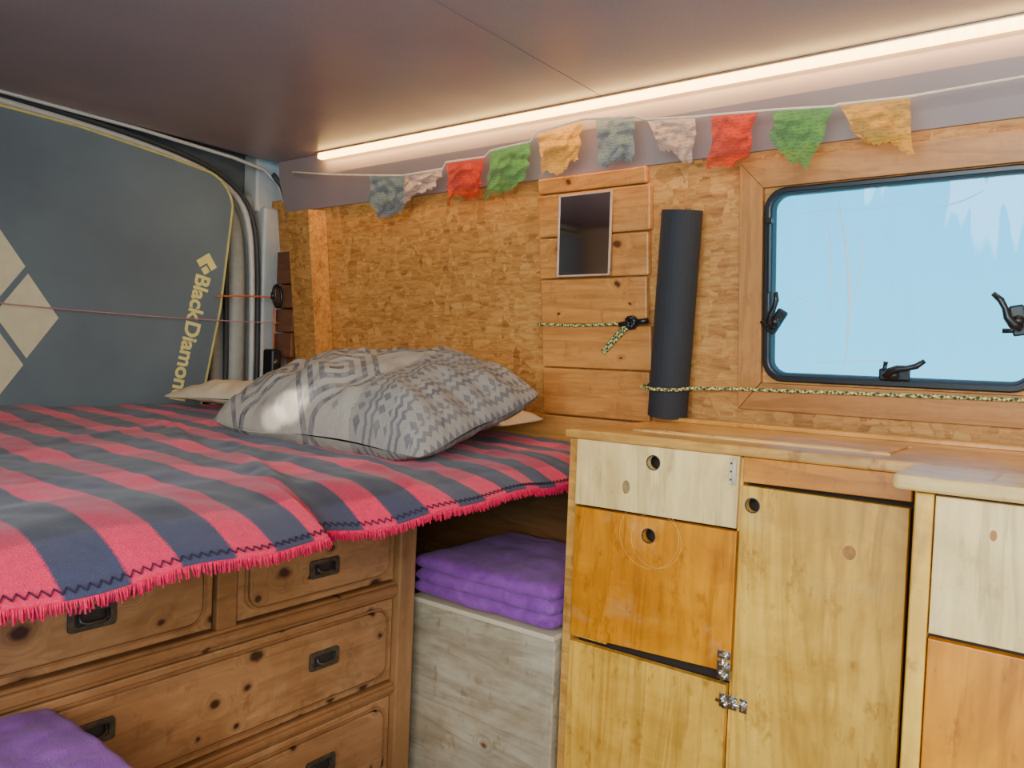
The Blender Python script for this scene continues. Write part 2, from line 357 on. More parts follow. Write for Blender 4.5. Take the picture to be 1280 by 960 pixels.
struct(B('grey_metal').box(-2.50,-2.28,-.35,1.95,1.80,1.84,0).obj('trim_13'),'grey metal header above the rear doors')
struct(B('white_metal').ext([[(-2.5,0),(1.0,0),(1.0,1.82),(-2.5,1.82)],rrect(-.95,.1,.85,1.70,.08)],.33,.36,FX,0).obj('wall_entrance'),'white van side with the open sliding door')
struct(B('white_metal').box(1.0,1.04,-.35,1.95,0,1.8,0).obj('wall_front'),'pale bulkhead')
pb=B('white_metal').box(-2.44,-2.35,1.655,1.83,.3,1.62,.012,seg=3)
pb.box(-2.46,-2.38,1.64,1.86,1.60,1.86,.010,seg=3)
pb.box(-2.47,-2.292,1.742,1.80,1.55,1.84,.002)
pb.mat('dull_metal').box(-2.45,-2.40,1.50,1.66,.3,1.66,.015,seg=3,smooth=True)
struct(pb.obj('trim_3'),'white painted rear pillar')
def arch(off,x,x_end=None):
    pts=[]
    ctrl=[(-.3,1.775),(.4,1.772),(.815,1.762),(1.15,1.745),(1.38,1.715),(1.50,1.675),(1.575,1.615),(1.61,1.53),(1.625,1.40),(1.632,1.2),(1.636,.95),(1.64,.5)]
    V=[Vector((0,a,b)) for a,b in ctrl]
    for i in range(len(V)-1):
        p0=V[max(i-1,0)];p1=V[i];p2=V[i+1];p3=V[min(i+2,len(V)-1)]
        for k in range(6):
            t=k/6; pts.append(.5*((2*p1)+(-p0+p2)*t+(2*p0-5*p1+4*p2-p3)*t*t+(-p0+3*p1-3*p2+p3)*t**3))
    pts.append(V[-1]); out=[]
    for i,p in enumerate(pts):
        t=(pts[min(i+1,len(pts)-1)]-pts[max(i-1,0)]).normalized()
        q=p+Vector((0,t.z,-t.y))*off
        out.append((x,q.y,q.z))
    return out
struct(B('rubber').tube(arch(-.004,-2.345),.008,8).obj('trim_4'),'black rubber door seal')
struct(B('white_metal').tube(arch(.012,-2.355),.010,8).obj('trim_5'),'pale metal door surround edge')
struct(B('dull_metal').tube(arch(.050,-2.40),.034,10).obj('trim_6'),'dull metal door frame')
struct(B('rubber').tube(arch(.092,-2.385),.009,8).obj('trim_7'),'inner rubber seal')
rail=[(-2.318,-.3,1.768),(-2.318,.6,1.766),(-2.318,1.2,1.760),(-2.318,1.50,1.748),(-2.318,1.62,1.735),(-2.318,1.68,1.70),(-2.318,1.705,1.64)]
struct(B('white_metal').tube(rail,.006,8).obj('trim_14'),'pale edge rail of the ceiling panel')
struct(B('rubber').tube([(-2.312,1.655,1.725),(-2.306,1.69,1.69),(-2.305,1.712,1.64),(-2.305,1.722,1.585)],.010,8).obj('trim_15'),'short black hose end at the corner')
struct(B('black').box(-2.335,-2.311,.80,.93,1.772,1.785,.004).obj('trim_8'),'small black vent at the ceiling edge')
struct(B('osb').wbox(-2.20,-2.09,-.1,.645,.002,.075,.001).obj('trim_9'),'strand board corner boxing')
struct(B('pine_board').wbox(-2.09,-.84,-.095,.028,.001,.022,.002).obj('trim_10'),'pine board along the wall above the bed')
tb=B('pine_frame')
for poly in ([(-.668,.632),(-.042,.632),(-.092,.574),(-.616,.574)],[(-.668,.082),(-.616,.143),(-.092,.143),(-.042,.082)]):
    tb.ext([poly],0.001,.016,WM,.001)
tb.mat('pine_frame_v')
for poly in ([(-.669,.632),(-.617,.574),(-.617,.144),(-.669,.082)],[(-.041,.632),(-.041,.082),(-.091,.144),(-.091,.574)]):
    tb.ext([poly],0.001,.016,WM,.001)
struct(tb.obj('trim_11'),'mitred pine trim round the window')
wr=bpy.data.objects.new('window_1',None); COL.objects.link(wr); wr.location=WM@Vector((-.355,.145,0)); struct(wr,'black-framed acrylic camper window')
B('black').ext([rrect(-.614,.148,-.095,.571,.045),rrect(-.600,.163,-.109,.558,.034)],-.02,.014,WM,.003).obj('window_frame',wr)
B('rubber').ext([rrect(-.601,.161,-.108,.559,.034),rrect(-.597,.166,-.112,.555,.031)],-.018,.004,WM,.001).obj('gasket',wr)
pn=B('pane'); b=bmesh.new()
nx,ny=24,20
vs=[[b.verts.new((-.599+.489*i/nx,.163+.396*j/ny,-.008-.006*math.sin(math.pi*i/nx)*math.sin(math.pi*j/ny))) for i in range(nx+1)] for j in range(ny+1)]
for j in range(ny):
    for i in range(nx): b.faces.new((vs[j][i],vs[j][i+1],vs[j+1][i+1],vs[j+1][i]))
pn._add(b,WM,True); pn.obj('pane',wr)
def curve_pts(c,n=10):
    V=[Vector(q) for q in c]; out=[]
    for i in range(len(V)-1):
        p0=V[max(i-1,0)];p1=V[i];p2=V[i+1];p3=V[min(i+2,len(V)-1)]
        for k in range(n):
            t=k/n; out.append(.5*((2*p1)+(-p0+p2)*t+(2*p0-5*p1+4*p2-p3)*t*t+(-p0+3*p1-3*p2+p3)*t**3))
    out.append(V[-1]); return out
scm=B('glare_tube')  # white tubes imitating reflection streaks, glare modelled as shapes on the pane
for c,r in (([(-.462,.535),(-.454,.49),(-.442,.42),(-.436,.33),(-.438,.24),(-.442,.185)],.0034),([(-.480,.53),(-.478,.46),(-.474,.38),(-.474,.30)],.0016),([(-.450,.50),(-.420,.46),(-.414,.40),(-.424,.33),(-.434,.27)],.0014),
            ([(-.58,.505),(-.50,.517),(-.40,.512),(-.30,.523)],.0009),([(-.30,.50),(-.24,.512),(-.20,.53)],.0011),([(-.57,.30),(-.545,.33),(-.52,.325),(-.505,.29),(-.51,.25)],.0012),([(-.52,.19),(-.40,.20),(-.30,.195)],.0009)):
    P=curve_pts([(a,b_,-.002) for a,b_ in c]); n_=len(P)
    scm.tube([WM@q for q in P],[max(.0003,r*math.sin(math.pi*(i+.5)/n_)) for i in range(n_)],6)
scm.obj('glare_tubes',wr)
def latch(cx,cv,ang,name='latch'):
    R=WM@Matrix.Translation((cx,cv,.014))@Matrix.Rotation(ang,4,'Z')@Matrix.Scale(1.2,4)
    m=B('black').box(-.024,.024,-.010,.010,0,.010,.003,R)
    m.cyl(R@Vector((0,0,.008)),R@Vector((0,0,.022)),.0105)
    m.tube([R@Vector(q) for q in ((-.012,-.002,.016),(-.004,.006,.020),(.008,.012,.022),(.022,.013,.022),(.036,.017,.022),(.048,.026,.022))],[.008,.009,.007,.0055,.006,.0045],10)
    m.tube([R@Vector(q) for q in ((-.004,0,.014),(-.014,.010,.014),(-.012,.022,.014))],.005,8)
    return m.obj(name,wr)
latch(-.340,.175,0); latch(-.581,.282,math.radians(58)); latch(-.132,.285,math.radians(100))
B('black').wbox(-.604,-.597,.345,.500,.012,.020,.002).wbox(-.607,-.592,.495,.508,.012,.024,.002).obj('hinge_arm',wr)

# ------------------------------------------------------------------ plank panel on wall
pp=empty('plank_panel',WM@Vector((-1.05,.03,.012)),'upright pine tongue-and-groove panel on the strand board wall','wall panel')
ed=[.030,.158,.272,.392,.500,.612,.655]
for i in range(len(ed)-1):
    B('plank').wbox(-1.213+random.uniform(-.002,.002),-.893+.006*math.sin(i*2.1),ed[i]+.0018,ed[i+1]-.0018,.002,.020+random.uniform(0,.001),.004).obj('plank',pp)
wm=empty('wall_mirror',WM@Vector((-1.066,.40,.024)),'small rectangular mirror in a thin pale frame','mirror')
TM=WM@Matrix.Translation((-1.065,.394,.021))@Matrix.Rotation(math.radians(-5),4,'X')
B('mirror_frame').ext([rrect(-.0785,0,.0785,.209,.004),rrect(-.0740,.0045,.0740,.2045,.002)],.020,.027,TM,.001).obj('frame',wm)
B('mirror').box(-.075,.075,.004,.205,.0205,.025,.0005,TM).mat('iron').box(-.070,.070,.012,.198,.0,.020,.001,TM).obj('mirror_glass',wm)
def wcord(name,pts,r,label,extra=None):
    P=[]
    for i in range(len(pts)-1):
        a,b_=Vector(pts[i]),Vector(pts[i+1]); n_=max(2,int((b_-a).length/.008))
        for k in range(n_): P.append(a.lerp(b_,k/n_))
    P.append(Vector(pts[-1]))
    m=B('cord').tube([WM@(q+Vector((0,.0008*math.sin(i*1.9),.0008*math.cos(i*1.9)))) for i,q in enumerate(P)],r,8)
    if extra: extra(m)
    return thing(m.obj(name),label,'cord')
def knot1(m):
    c0=Vector((-.935,.279,.032))
    m.mat('black')
    for a in range(3):
        R=Matrix.Rotation(a*1.1,3,'Z'); m.tube([WM@(c0+R@Vector((.013*math.cos(t),.009*math.sin(t),.004*math.sin(2*t)))) for t in [k*math.pi/6 for k in range(12)]],.006,8,closed=True)
    m.cyl(WM@Vector((-.925,.280,.032)),WM@Vector((-.890,.284,.032)),.007)
    m.cyl(WM@Vector((-.968,.274,.032)),WM@Vector((-.94,.278,.032)),.006)
    m.mat('cord')
    m.tube([WM@Vector(q) for q in ((-.945,.275,.03),(-.965,.262,.027),(-.985,.244,.026),(-1.005,.224,.026),(-1.022,.205,.026),(-1.018,.200,.026),(-1.000,.216,.027),(-.975,.240,.028),(-.95,.262,.03),(-.94,.274,.03))],.0042,8)
wcord('tied_cord',[(-1.222,.274,.004),(-1.219,.274,.0255),(-1.10,.270,.0255),(-.94,.277,.028)],.0038,'green and yellow braided cord tied across the plank panel',knot1)
wcord('tension_cord',[(-.888,.128,.026),(-.890,.129,.055),(-.875,.129,.096),(-.83,.128,.112),(-.785,.127,.096),(-.77,.127,.05),(-.66,.128,.024),(-.12,.137,.024),(.35,.145,.024)],.0038,'green and yellow braided cord stretched below the window')
def rolled():
    m=B('mat'); b=bmesh.new(); base=Vector((-.830,.058,.052)); top=Vector((-.792,.537,.050)); ax=(top-base); L_=ax.length
    T=Matrix.Translation(base)@ax.to_track_quat('Z','Y').to_matrix().to_4x4()
    n=8*28; th=.0042; r0=.010; r1=.0455; rows=[]
    for i in range(n+1):
        t=i/n; a=2*math.pi*8*t; r=r0+(r1-r0)*t
        rows.append([b.verts.new((rr*math.cos(a),rr*math.sin(a),z)) for rr,z in ((r,0),(r+th,0),(r+th,L_),(r,L_))])
    for i in range(n):
        A,B_=rows[i],rows[i+1]
        for k in range(4): b.faces.new((A[k],A[(k+1)%4],B_[(k+1)%4],B_[k]))
    b.faces.new(rows[0]); b.faces.new(rows[-1][::-1]); bmesh.ops.recalc_face_normals(b,faces=b.faces[:])
    m._add(b,WM@T,False); return m.obj('rolled_mat')
thing(rolled(),'dark grey foam sleeping mat rolled up and standing against the wall','rolled mat')

# ------------------------------------------------------------------ LED strip
led=empty('light_strip',(-.8,1.655,1.75),'long glowing warm white light strip along the ceiling edge','light strip')
B('alu').box(-2.07,.6,1.638,1.664,1.760,1.7645,.001).obj('profile',led)
B('led').box(-2.06,.59,1.640,1.661,1.743,1.7603,.005,seg=3).obj('diffuser',led)

# ------------------------------------------------------------------ flags
fg=empty('prayer_flag_garland',(-1.0,1.6,1.66),'string of small coloured cloth flags hanging below the light strip','flags')
FL=[('blue',-1.767,1.650,-1.627,1.634,1.523),('white',-1.615,1.634,-1.473,1.636,1.552),('red',-1.463,1.652,-1.327,1.650,1.543),('green',-1.307,1.664,-1.18,1.670,1.540),
('yellow',-1.157,1.690,-1.022,1.702,1.578),('blue',-.992,1.698,-.886,1.688,1.586),('white',-.855,1.676,-.738,1.664,1.568),('red',-.701,1.662,-.596,1.654,1.543),
('green',-.568,1.652,-.447,1.640,1.505),('yellow',-.438,1.642,-.312,1.636,1.537)]
SH=[(.0,.0,.05,.01),(.05,.45,.1,-.035),(.0,.08,.08,-.01),(.0,.25,.12,-.015),(.0,.25,.2,.0),(.0,.05,.15,.005),(.35,.0,.3,.02),(.0,.15,.35,-.01),(.50,.15,.42,-.02),(.35,.0,.25,.025)]
sp=[(-2.20,1.66,1.715),(-2.13,1.60,1.700),(-1.95,1.60,1.672)]
for c_,x0,z0,x1,z1,zb in FL: sp+=[(x0,1.6,z0),(x1,1.6,z1)]
sp+=[(-.13,1.60,1.640),(.5,1.60,1.68)]
B('string').tube(sp,.0024,6).obj('cord',fg)
for k,(c_,x0,z0,x1,z1,zb) in enumerate(FL):
    m=MB().mat(FC[c_]); b=bmesh.new(); nu,nv=34,34; g=[]
    fl,frr,tp,sk=SH[k]; ph=k*1.7
    for j in range(nv+1):
        row=[]; t=j/nv
        for i in range(nu+1):
            u=i/nu; xt=x0+(x1-x0)*u; zt_=z0+(z1-z0)*u
            cx=(x0+x1)/2; x=xt*(1-t*tp)+cx*t*tp+sk*t
            hgt=(zt_-zb); low=zb+hgt*(fl*(1-u)**1.3+frr*u**1.3)+.005*math.sin(u*9+ph)+.003*math.sin(u*60+ph)*(j==nv)
            z=zt_*(1-t)+low*t
            nq=Vector((x*18+k*3,t*2.0,k)); nr=Vector((x*46,t*6,k+9))
            y=1.602+.034*t*noise.noise(nq)+.012*noise.noise(nr)*min(1,t*3)
            x+=.016*t*noise.noise(nq+Vector((5,5,5))); z+=.008*t*noise.noise(nr+Vector((3,1,2)))
            row.append(b.verts.new((x,y,z)))
        g.append(row)
    for j in range(nv):
        for i in range(nu): b.faces.new((g[j][i],g[j+1][i],g[j+1][i+1],g[j][i+1]))
    m._add(b,None,True); o=m.obj('flag',fg); o['label']=c_+' cloth flag with faint block print'

# ------------------------------------------------------------------ crash pad
cp=empty('crash_pad',(-2.31,.9,.002),'dark teal padded mat with yellowish lettering leaning on the rear doors','crash pad')
def padloop(o=0):
    pts=[(-.25+o,.002),( -.25+o,1.725-o)]
    pts+=[(.6,1.728-o),(1.0,1.722-o),(1.25,1.700-o)]; r=.12-o
    for i in range(1,9):
        t=math.radians(84-i*9.5); pts.append((1.375+r*math.cos(t),1.565+r*math.sin(t)))
    pts+=[(1.460-o,1.25),(1.40-o,.93),(1.22-o,.002)]
    return pts[::-1]
B('pad').ext([padloop()],-2.335,-2.285,FR,.012).obj('pad_body',cp)
def ptube(o,x): 
    L_=padloop(o); return [(x,a,b_) for a,b_ in L_[:-1]]
B('piping').tube(ptube(.006,-2.286),.004,8).obj('piping',cp)
def FRP(y,z,ang,x=-2.2845): return Matrix.Translation((x,y,z))@FR@Matrix.Rotation(ang,4,'Z')
ang=math.radians(-90)-math.radians(11)
B('print').text('Black Diamond',.069,FRP(1.388,1.350,ang),.0012,.0018).obj('lettering',cp)
Te=FRP(1.400,1.385,math.radians(-11))
h=.036
B('print').ext([[(-h,0),(0,h),(h,0),(h*.55,-h*.45),(0,h*.1),(-h*.55,-h*.45)]],-.0005,.0015,Te,0).ext([[(0,-h*.15),(h*.42,-h*.58),(0,-h),(-h*.42,-h*.58)]],-.0005,.0015,Te,0).obj('emblem',cp)
big=B('print_pale')
for cy,cz in ((.885,1.185),(.800,1.315),(.800,1.055),(.715,1.185)):
    big.ext([[(cy-.078,cz),(cy,cz-.112),(cy+.078,cz),(cy,cz+.112)]],-2.2853,-2.2835,FR,0)
big.obj('emblem',cp)
def sag(a,b_,s,n=16):
    a,b_=Vector(a),Vector(b_); return [a.lerp(b_,i/n)+Vector((0,0,-s*4*(i/n)*(1-i/n))) for i in range(n+1)]
thing(B('pink_string').tube(sag((-2.262,.75,1.215),(-2.262,1.678,1.215),.008),.0018,6).obj('thin_cord'),'thin pinkish cord stretched across the dark pad','cord')
thing(B('orange_string').tube(sag((-2.275,1.43,1.285),(-2.275,1.66,1.30),-.004),.003,6).obj('thin_cord'),'short orange cord clipped beside the pillar','cord')
cbm=B('black'); cc=Vector((-2.258,1.650,1.305))
cbm.tube([cc+Vector((0,.017*math.cos(t),.036*math.sin(t)-.006*math.cos(t))) for t in [k*math.pi/10 for k in range(20)]],.0055,8,closed=True).cyl(cc+Vector((0,-.018,-.012)),cc+Vector((0,-.018,.012)),.007)
thing(cbm.obj('carabiner'),'dark metal carabiner hanging by the rear pillar','carabiner')
thing(B('orange_string').tube([(-2.262,1.645,1.275),(-2.262,1.641,1.25),(-2.262,1.648,1.22),(-2.262,1.642,1.19),(-2.262,1.645,1.125)],.003,6).obj('thin_cord'),'frayed orange cord end below the carabiner','cord')
bb=empty('wood_block_rack',(-2.25,1.71,1.10),'stacked dark brown wooden blocks fixed in the corner','wooden blocks')
for i,(z0,z1) in enumerate(((1.10,1.18),(1.185,1.262),(1.267,1.345),(1.35,1.46))):
    B('red_plank').box(-2.30,-2.205,1.672+.003*(i%2),1.722,z0,z1,.003).obj('block',bb)
sp_=empty('small_speaker',(-2.27,1.64,1.02),'small black box hanging in the rear corner','speaker')
B('black').box(-2.28,-2.225,1.612,1.652,1.02,1.125,.010,seg=4).obj('housing',sp_)
B('iron').cyl((-2.2245,1.631,1.08),(-2.223,1.631,1.08),.012).obj('grille',sp_)

# ------------------------------------------------------------------ bed
thing(B('mattress').box(-2.27,-1.02,-.12,1.735,.836,.874,.014,seg=3,smooth=True).obj('mattress'),'thin dark mattress on the raised bed','mattress')
thing(B('brown_wood').box(-2.27,-1.05,-.12,1.745,.802,.835,.002).obj('bed_platform'),'wooden board carrying the raised bed','bed platform')
def sm(t): t=max(0,min(1,t)); return t*t*(3-2*t)
def xe(y):
    e=-.880-.050*sm((y-.745)/.022)+.030*sm((y-.79)/.15)+.006*math.sin(y*13)+.003*math.sin(y*31+1)
    if y>1.0: e+=.010*math.sin((y-1.0)*9)
    return min(e,-.868) if y>1.25 else e
def hemz(y): return .846+.006*math.sin(y*11+1)+.003*math.sin(y*27)+.014*sm((y-.8)/.3)
def zt(x,y):
    t=(-x-.9)/1.4
    z=.899+.045*max(0,t)
    z+=.009*noise.noise(Vector((x*3,y*5,1)))+.005*noise.noise(Vector((x*8,y*11,4)))+.003*noise.noise(Vector((x*22,y*24,9)))
    for (x0_,y0_,dx,dy,amp,wd,ln) in ((-1.0,.76,-.8,.35,.012,.020,.35),(-1.25,.95,-.9,.1,.008,.018,.30),(-1.2,.55,-.9,-.2,.006,.018,.3),(-1.05,1.15,-.5,.5,.008,.016,.18),(-1.7,.8,-.3,.8,.008,.022,.3),(-1.9,.5,-.6,.5,.008,.028,.35),(-1.5,.9,-.8,.3,.008,.016,.4),(-.95,1.0,-.6,.15,.008,.016,.2)):
        L_=math.hypot(dx,dy); ux,uy=dx/L_,dy/L_; ax_=(x-x0_)*ux+(y-y0_)*uy; pe=-(x-x0_)*uy+(y-y0_)*ux
        z+=amp*math.exp(-(pe/wd)**2)*math.exp(-((ax_-ln*.5)/(ln*.6))**2)
    d=max(0,xe(y)-x); dr=.14
    if d<dr: z=z+(hemz(y)+.006-z)*((1-d/dr)**2.2)
    return z
sb=empty('striped_blanket',(-1.6,.8,.89),'red and navy striped wool blanket with red fringe covering the bed','blanket')
m=B('blanket'); b=bmesh.new(); NY=320; NXX=150; rows=[]
for j in range(NY+1):
    y=-.13+(1.745+.13)*j/NY; e=xe(y); hz=hemz(y); row=[]
    row.append(b.verts.new((e+.004,y,hz-.004)))
    for i in range(NXX+1):
        q=(i/NXX)**1.35; x=e+(-2.275-e)*q; row.append(b.verts.new((x,y,zt(x,y))))
    rows.append(row)
for j in range(NY):
    for i in range(len(rows[0])-1): b.faces.new((rows[j][i],rows[j+1][i],rows[j+1][i+1],rows[j][i+1]))
bmesh.ops.recalc_face_normals(b,faces=b.faces[:]); m._add(b,None,True); o=m.obj('cloth',sb)
md=o.modifiers.new('s','SOLIDIFY'); md.thickness=.003; md.offset=-1
zz_=[]; y=-.12; k=0
while y<1.74:
    e=xe(y); dd=(.008 if k%2 else .001); zz_.append((e-dd,y,zt(e-dd,y)+.002)); y+=.006; k+=1
B('navy_yarn').tube(zz_,.0011,5).obj('hem_stitch',sb)
fr_=B('red_yarn'); b=bmesh.new(); y=-.12
while y<1.74:
    e=xe(y)+.003; z1=hemz(y)+.002; L_=random.uniform(.010,.017); tx=random.uniform(-.001,.006); ty=random.uniform(-.003,.003); w_=.0014
    T_=[b.verts.new((e+dx,y+dy,z1)) for dx,dy in ((w_,0),(-w_*.5,w_),(-w_*.5,-w_))]; Bt=[b.verts.new((e+dx+tx,y+dy+ty,z1-L_)) for dx,dy in ((w_,0),(-w_*.5,w_),(-w_*.5,-w_))]
    for q in range(3): b.faces.new((T_[q],T_[(q+1)%3],Bt[(q+1)%3],Bt[q]))
    b.faces.new(Bt); y+=.0017
bmesh.ops.recalc_face_normals(b,faces=b.faces[:]); fr_._add(b,None,True); f_=fr_.obj('fringe',sb); f_['kind']='stuff'

# pillows
def pillow(W,H,T,center,rot,mat,under,label,seed=0):
    b=bmesh.new(); uvl=b.loops.layers.uv.new('UVMap'); n=60
    for sgn in (1,-1):
        g=[]
        for j in range(n+1):
            row=[]
            for i in range(n+1):
                u=-1+2*i/n; v=-1+2*j/n
                x=u*W/2*(.96+.04*v*v)*(1-.06*(u*v)**4); y=v*H/2*(.95+.05*u*u)*(1-.06*(u*v)**4)
                hgt=(max(0,1-abs(u)**3.0)**.6)*(max(0,1-abs(v)**3.2)**.55)*T/2
                edge=min(1,hgt*18)
                wr_=.026*noise.noise(Vector((x*5+seed,y*6,sgn)))+.018*noise.noise(Vector((x*12+seed,y*11,3)))+.009*noise.noise(Vector((x*26+seed,y*24,3)))
                wr_+=.006*math.sin((math.atan2(v-.0,u)*16)+seed)*(max(abs(u),abs(v))**3)
                z=sgn*(hgt)+wr_*edge+.03*noise.noise(Vector((x*3.2+seed,y*3.2,7)))
                if sgn<0: z=z*.5
                row.append((b.verts.new((x,y,z)),((u+1)/2,(v+1)/2)))
            g.append(row)
        for j in range(n):
            for i in range(n):
                q=[g[j][i],g[j][i+1],g[j+1][i+1],g[j+1][i]]
                if sgn<0: q=q[::-1]
                f=b.faces.new([a[0] for a in q]); f.smooth=True
                for lp,a in zip(f.loops,q): lp[uvl].uv=a[1]
                f.material_index=0 if sgn>0 else 1
    bmesh.ops.remove_doubles(b,verts=b.verts[:],dist=2e-4)
    me=bpy.data.meshes.new('pillow'); b.to_mesh(me); b.free()
    me.materials.append(M[mat]); me.materials.append(M[under])
    o=bpy.data.objects.new('pillow',me); COL.objects.link(o); o.location=center; o.rotation_euler=[math.radians(a) for a in rot]
    return thing(o,label,'pillow')
pillow(.71,.47,.27,(-1.405,1.315,.993),(15,2,3),'pillow','pillow','plump grey and cream geometric-print pillow on the striped blanket',1)
pillow(.38,.20,.07,(-1.36,1.62,.965),(4,0,0),'cream','cream','flat cream pillow tucked behind the plump one',5)
pillow(.40,.28,.08,(-1.99,1.36,.985),(3,0,12),'cream','cream','small plain cream pillow lying flat on the blanket',9)

# ------------------------------------------------------------------ drawer chest under bed
ch=empty('drawer_chest',(-1.5,.78,0),'knotty pine drawer chest under the raised bed','chest of drawers')
bd=B('chest_rail')
bd.box(-2.25,-1.225,.335,1.24,.02,.035,0).box(-2.25,-1.225,.335,.355,.02,.80,.001).box(-2.25,-2.235,.335,1.24,.02,.80,0).box(-2.25,-1.225,1.215,1.235,.02,.80,.001)
for z0,z1 in ((.598,.632),(.385,.412),(.17,.195)):
    bd.box(-1.26,-1.198,.335,1.205,z0,z1,.004,seg=3); bd.box(-1.22,-1.192,.335,1.205,z0+.008,z1-.006,.004,seg=3)
bd.box(-1.26,-1.200,.335,1.205,.775,.80,.002).box(-1.26,-1.198,.772,.812,.632,.775,.003).box(-1.26,-1.200,.335,1.205,0.02,.05,.002)
bd.mat('chest_post').box(-1.27,-1.190,1.205,1.255,.0,.80,.004)
bd.mat('interior').box(-2.2,-1.25,.36,1.21,.04,.79,0)
bd.obj('body',ch)
def cdrawer(y0,y1,z0,z1,handles):
    e=bpy.data.objects.new('drawer',None); COL.objects.link(e); e.parent=ch; e.location=Vector((-1.21,(y0+y1)/2,z0))-ch.location
    m=B('chest').box(-1.235,-1.205,y0,y1,z0,z1,.003)
    m.ext([rrect(y0+.022,z0+.018,y1-.022,z1-.018,.028)],-1.2055,-1.1985,FR,.0025)
    m.mat('chest_rail').ext([rrect(y0+.014,z0+.012,y1-.014,z1-.012,.034),rrect(y0+.020,z0+.016,y1-.020,z1-.016,.030)],-1.2055,-1.2015,FR,.001)
    m.obj('drawer_front',e)
    for hy,hz in handles:
        w,h_=.036,.018
        q=B('iron').ext([rrect(hy-w,hz-h_,hy+w,hz+h_,.006),rrect(hy-w+.010,hz-h_+.008,hy+w-.010,hz+h_-.008,.004)],-1.1985,-1.194,FR,.001)
        q.mat('iron_dark').box(-1.1988,-1.197,hy-w+.008,hy+w-.008,hz-h_+.006,hz+h_-.006,0)
        q.mat('iron').tube([(-1.194,hy-.020,hz+.008),(-1.190,hy-.020,hz-.002),(-1.188,hy-.012,hz-.006),(-1.188,hy+.012,hz-.006),(-1.190,hy+.020,hz-.002),(-1.194,hy+.020,hz+.008)],.0028,8)
        q.obj('handle',e)
cdrawer(.358,.768,.636,.771,[(.562,.708)])
cdrawer(.816,1.202,.636,.771,[(1.004,.700)])
cdrawer(.358,1.202,.416,.594,[(.564,.528),(1.010,.518)])
cdrawer(.358,1.202,.200,.381,[(.564,.308),(1.010,.302)])

st=empty('storage_box',(-1.04,1.45,0),'pale weathered plywood storage box between bed drawers and cabinet','storage box')
B('box_pale').box(-1.235,-.845,1.298,1.70,.0,.563,.003).obj('body',st)
B('cream').box(-1.240,-.843,1.288,1.705,.564,.575,.002).obj('lid',st)
struct(B('brown_wood').box(-1.95,-.85,1.722,1.735,.575,.80,0).obj('trim_12'),'wood panel at the back of the niche')
def slab(m,x0,x1,y0,y1,z0,z1,seed,n=44,wv=1.0,qf=30,qa=.004,pw=20):
    b=bmesh.new(); g={}
    for sgn in (1,-1):
        for j in range(n+1):
            for i in range(n+1):
                u=-1+2*i/n; v=-1+2*j/n
                us=math.copysign(1-(1-abs(u))**1.7,u); vs_=math.copysign(1-(1-abs(v))**1.7,v)
                hh=(max(0,1-abs(us)**pw)**.5)*(max(0,1-abs(vs_)**pw)**.5)
                x=(x0+x1)/2+us*(x1-x0)/2; y=(y0+y1)/2+vs_*(y1-y0)/2
                w2=wv*(.006*noise.noise(Vector((x*8,y*8,seed)))+.004*noise.noise(Vector((x*22,y*22,seed))))
                qx=abs(math.sin((x-x0)*qf))*abs(math.sin((y-y0)*qf))
                z=(z0+z1)/2+sgn*hh*(z1-z0)/2+w2+(qa*qx*hh if sgn>0 else 0)
                k=.006*noise.noise(Vector((x*7,y*7,seed+3)))
                g[sgn,i,j]=b.verts.new((x+k*(abs(us)>.9),y+k*(abs(vs_)>.9),z))
        for j in range(n):
            for i in range(n):
                q=[g[sgn,i,j],g[sgn,i+1,j],g[sgn,i+1,j+1],g[sgn,i,j+1]]
                b.faces.new(q if sgn>0 else q[::-1])
    bmesh.ops.remove_doubles(b,verts=b.verts[:],dist=2e-5); m._add(b,None,True)
fbk=B('purple')
slab(fbk,-1.236,-.848,1.290,1.66,.579,.613,1,wv=.4); slab(fbk,-1.234,-.847,1.291,1.655,.606,.642,2,wv=.4); slab(fbk,-1.235,-.849,1.292,1.65,.635,.670,5,wv=.6)
thing(fbk.obj('folded_quilt'),'folded purple quilt stacked in layers on the storage box','blanket')
bn=empty('seat_bench',(-.85,.1,0),'wooden seat bench beside the drawer chest','bench')
B('box_pale').box(-1.185,-.45,-.29,.42,.0,.50,.003).obj('body',bn)
B('counter').box(-1.187,-.44,-.295,.43,.501,.518,.003).obj('seat_board',bn)
cq=B('purple'); slab(cq,-1.188,-.46,-.28,.500,.526,.606,11,90,wv=.6,qf=50,qa=.003,pw=60)
thing(cq.obj('seat_cushion'),'purple quilted seat cushion on the bench','cushion')

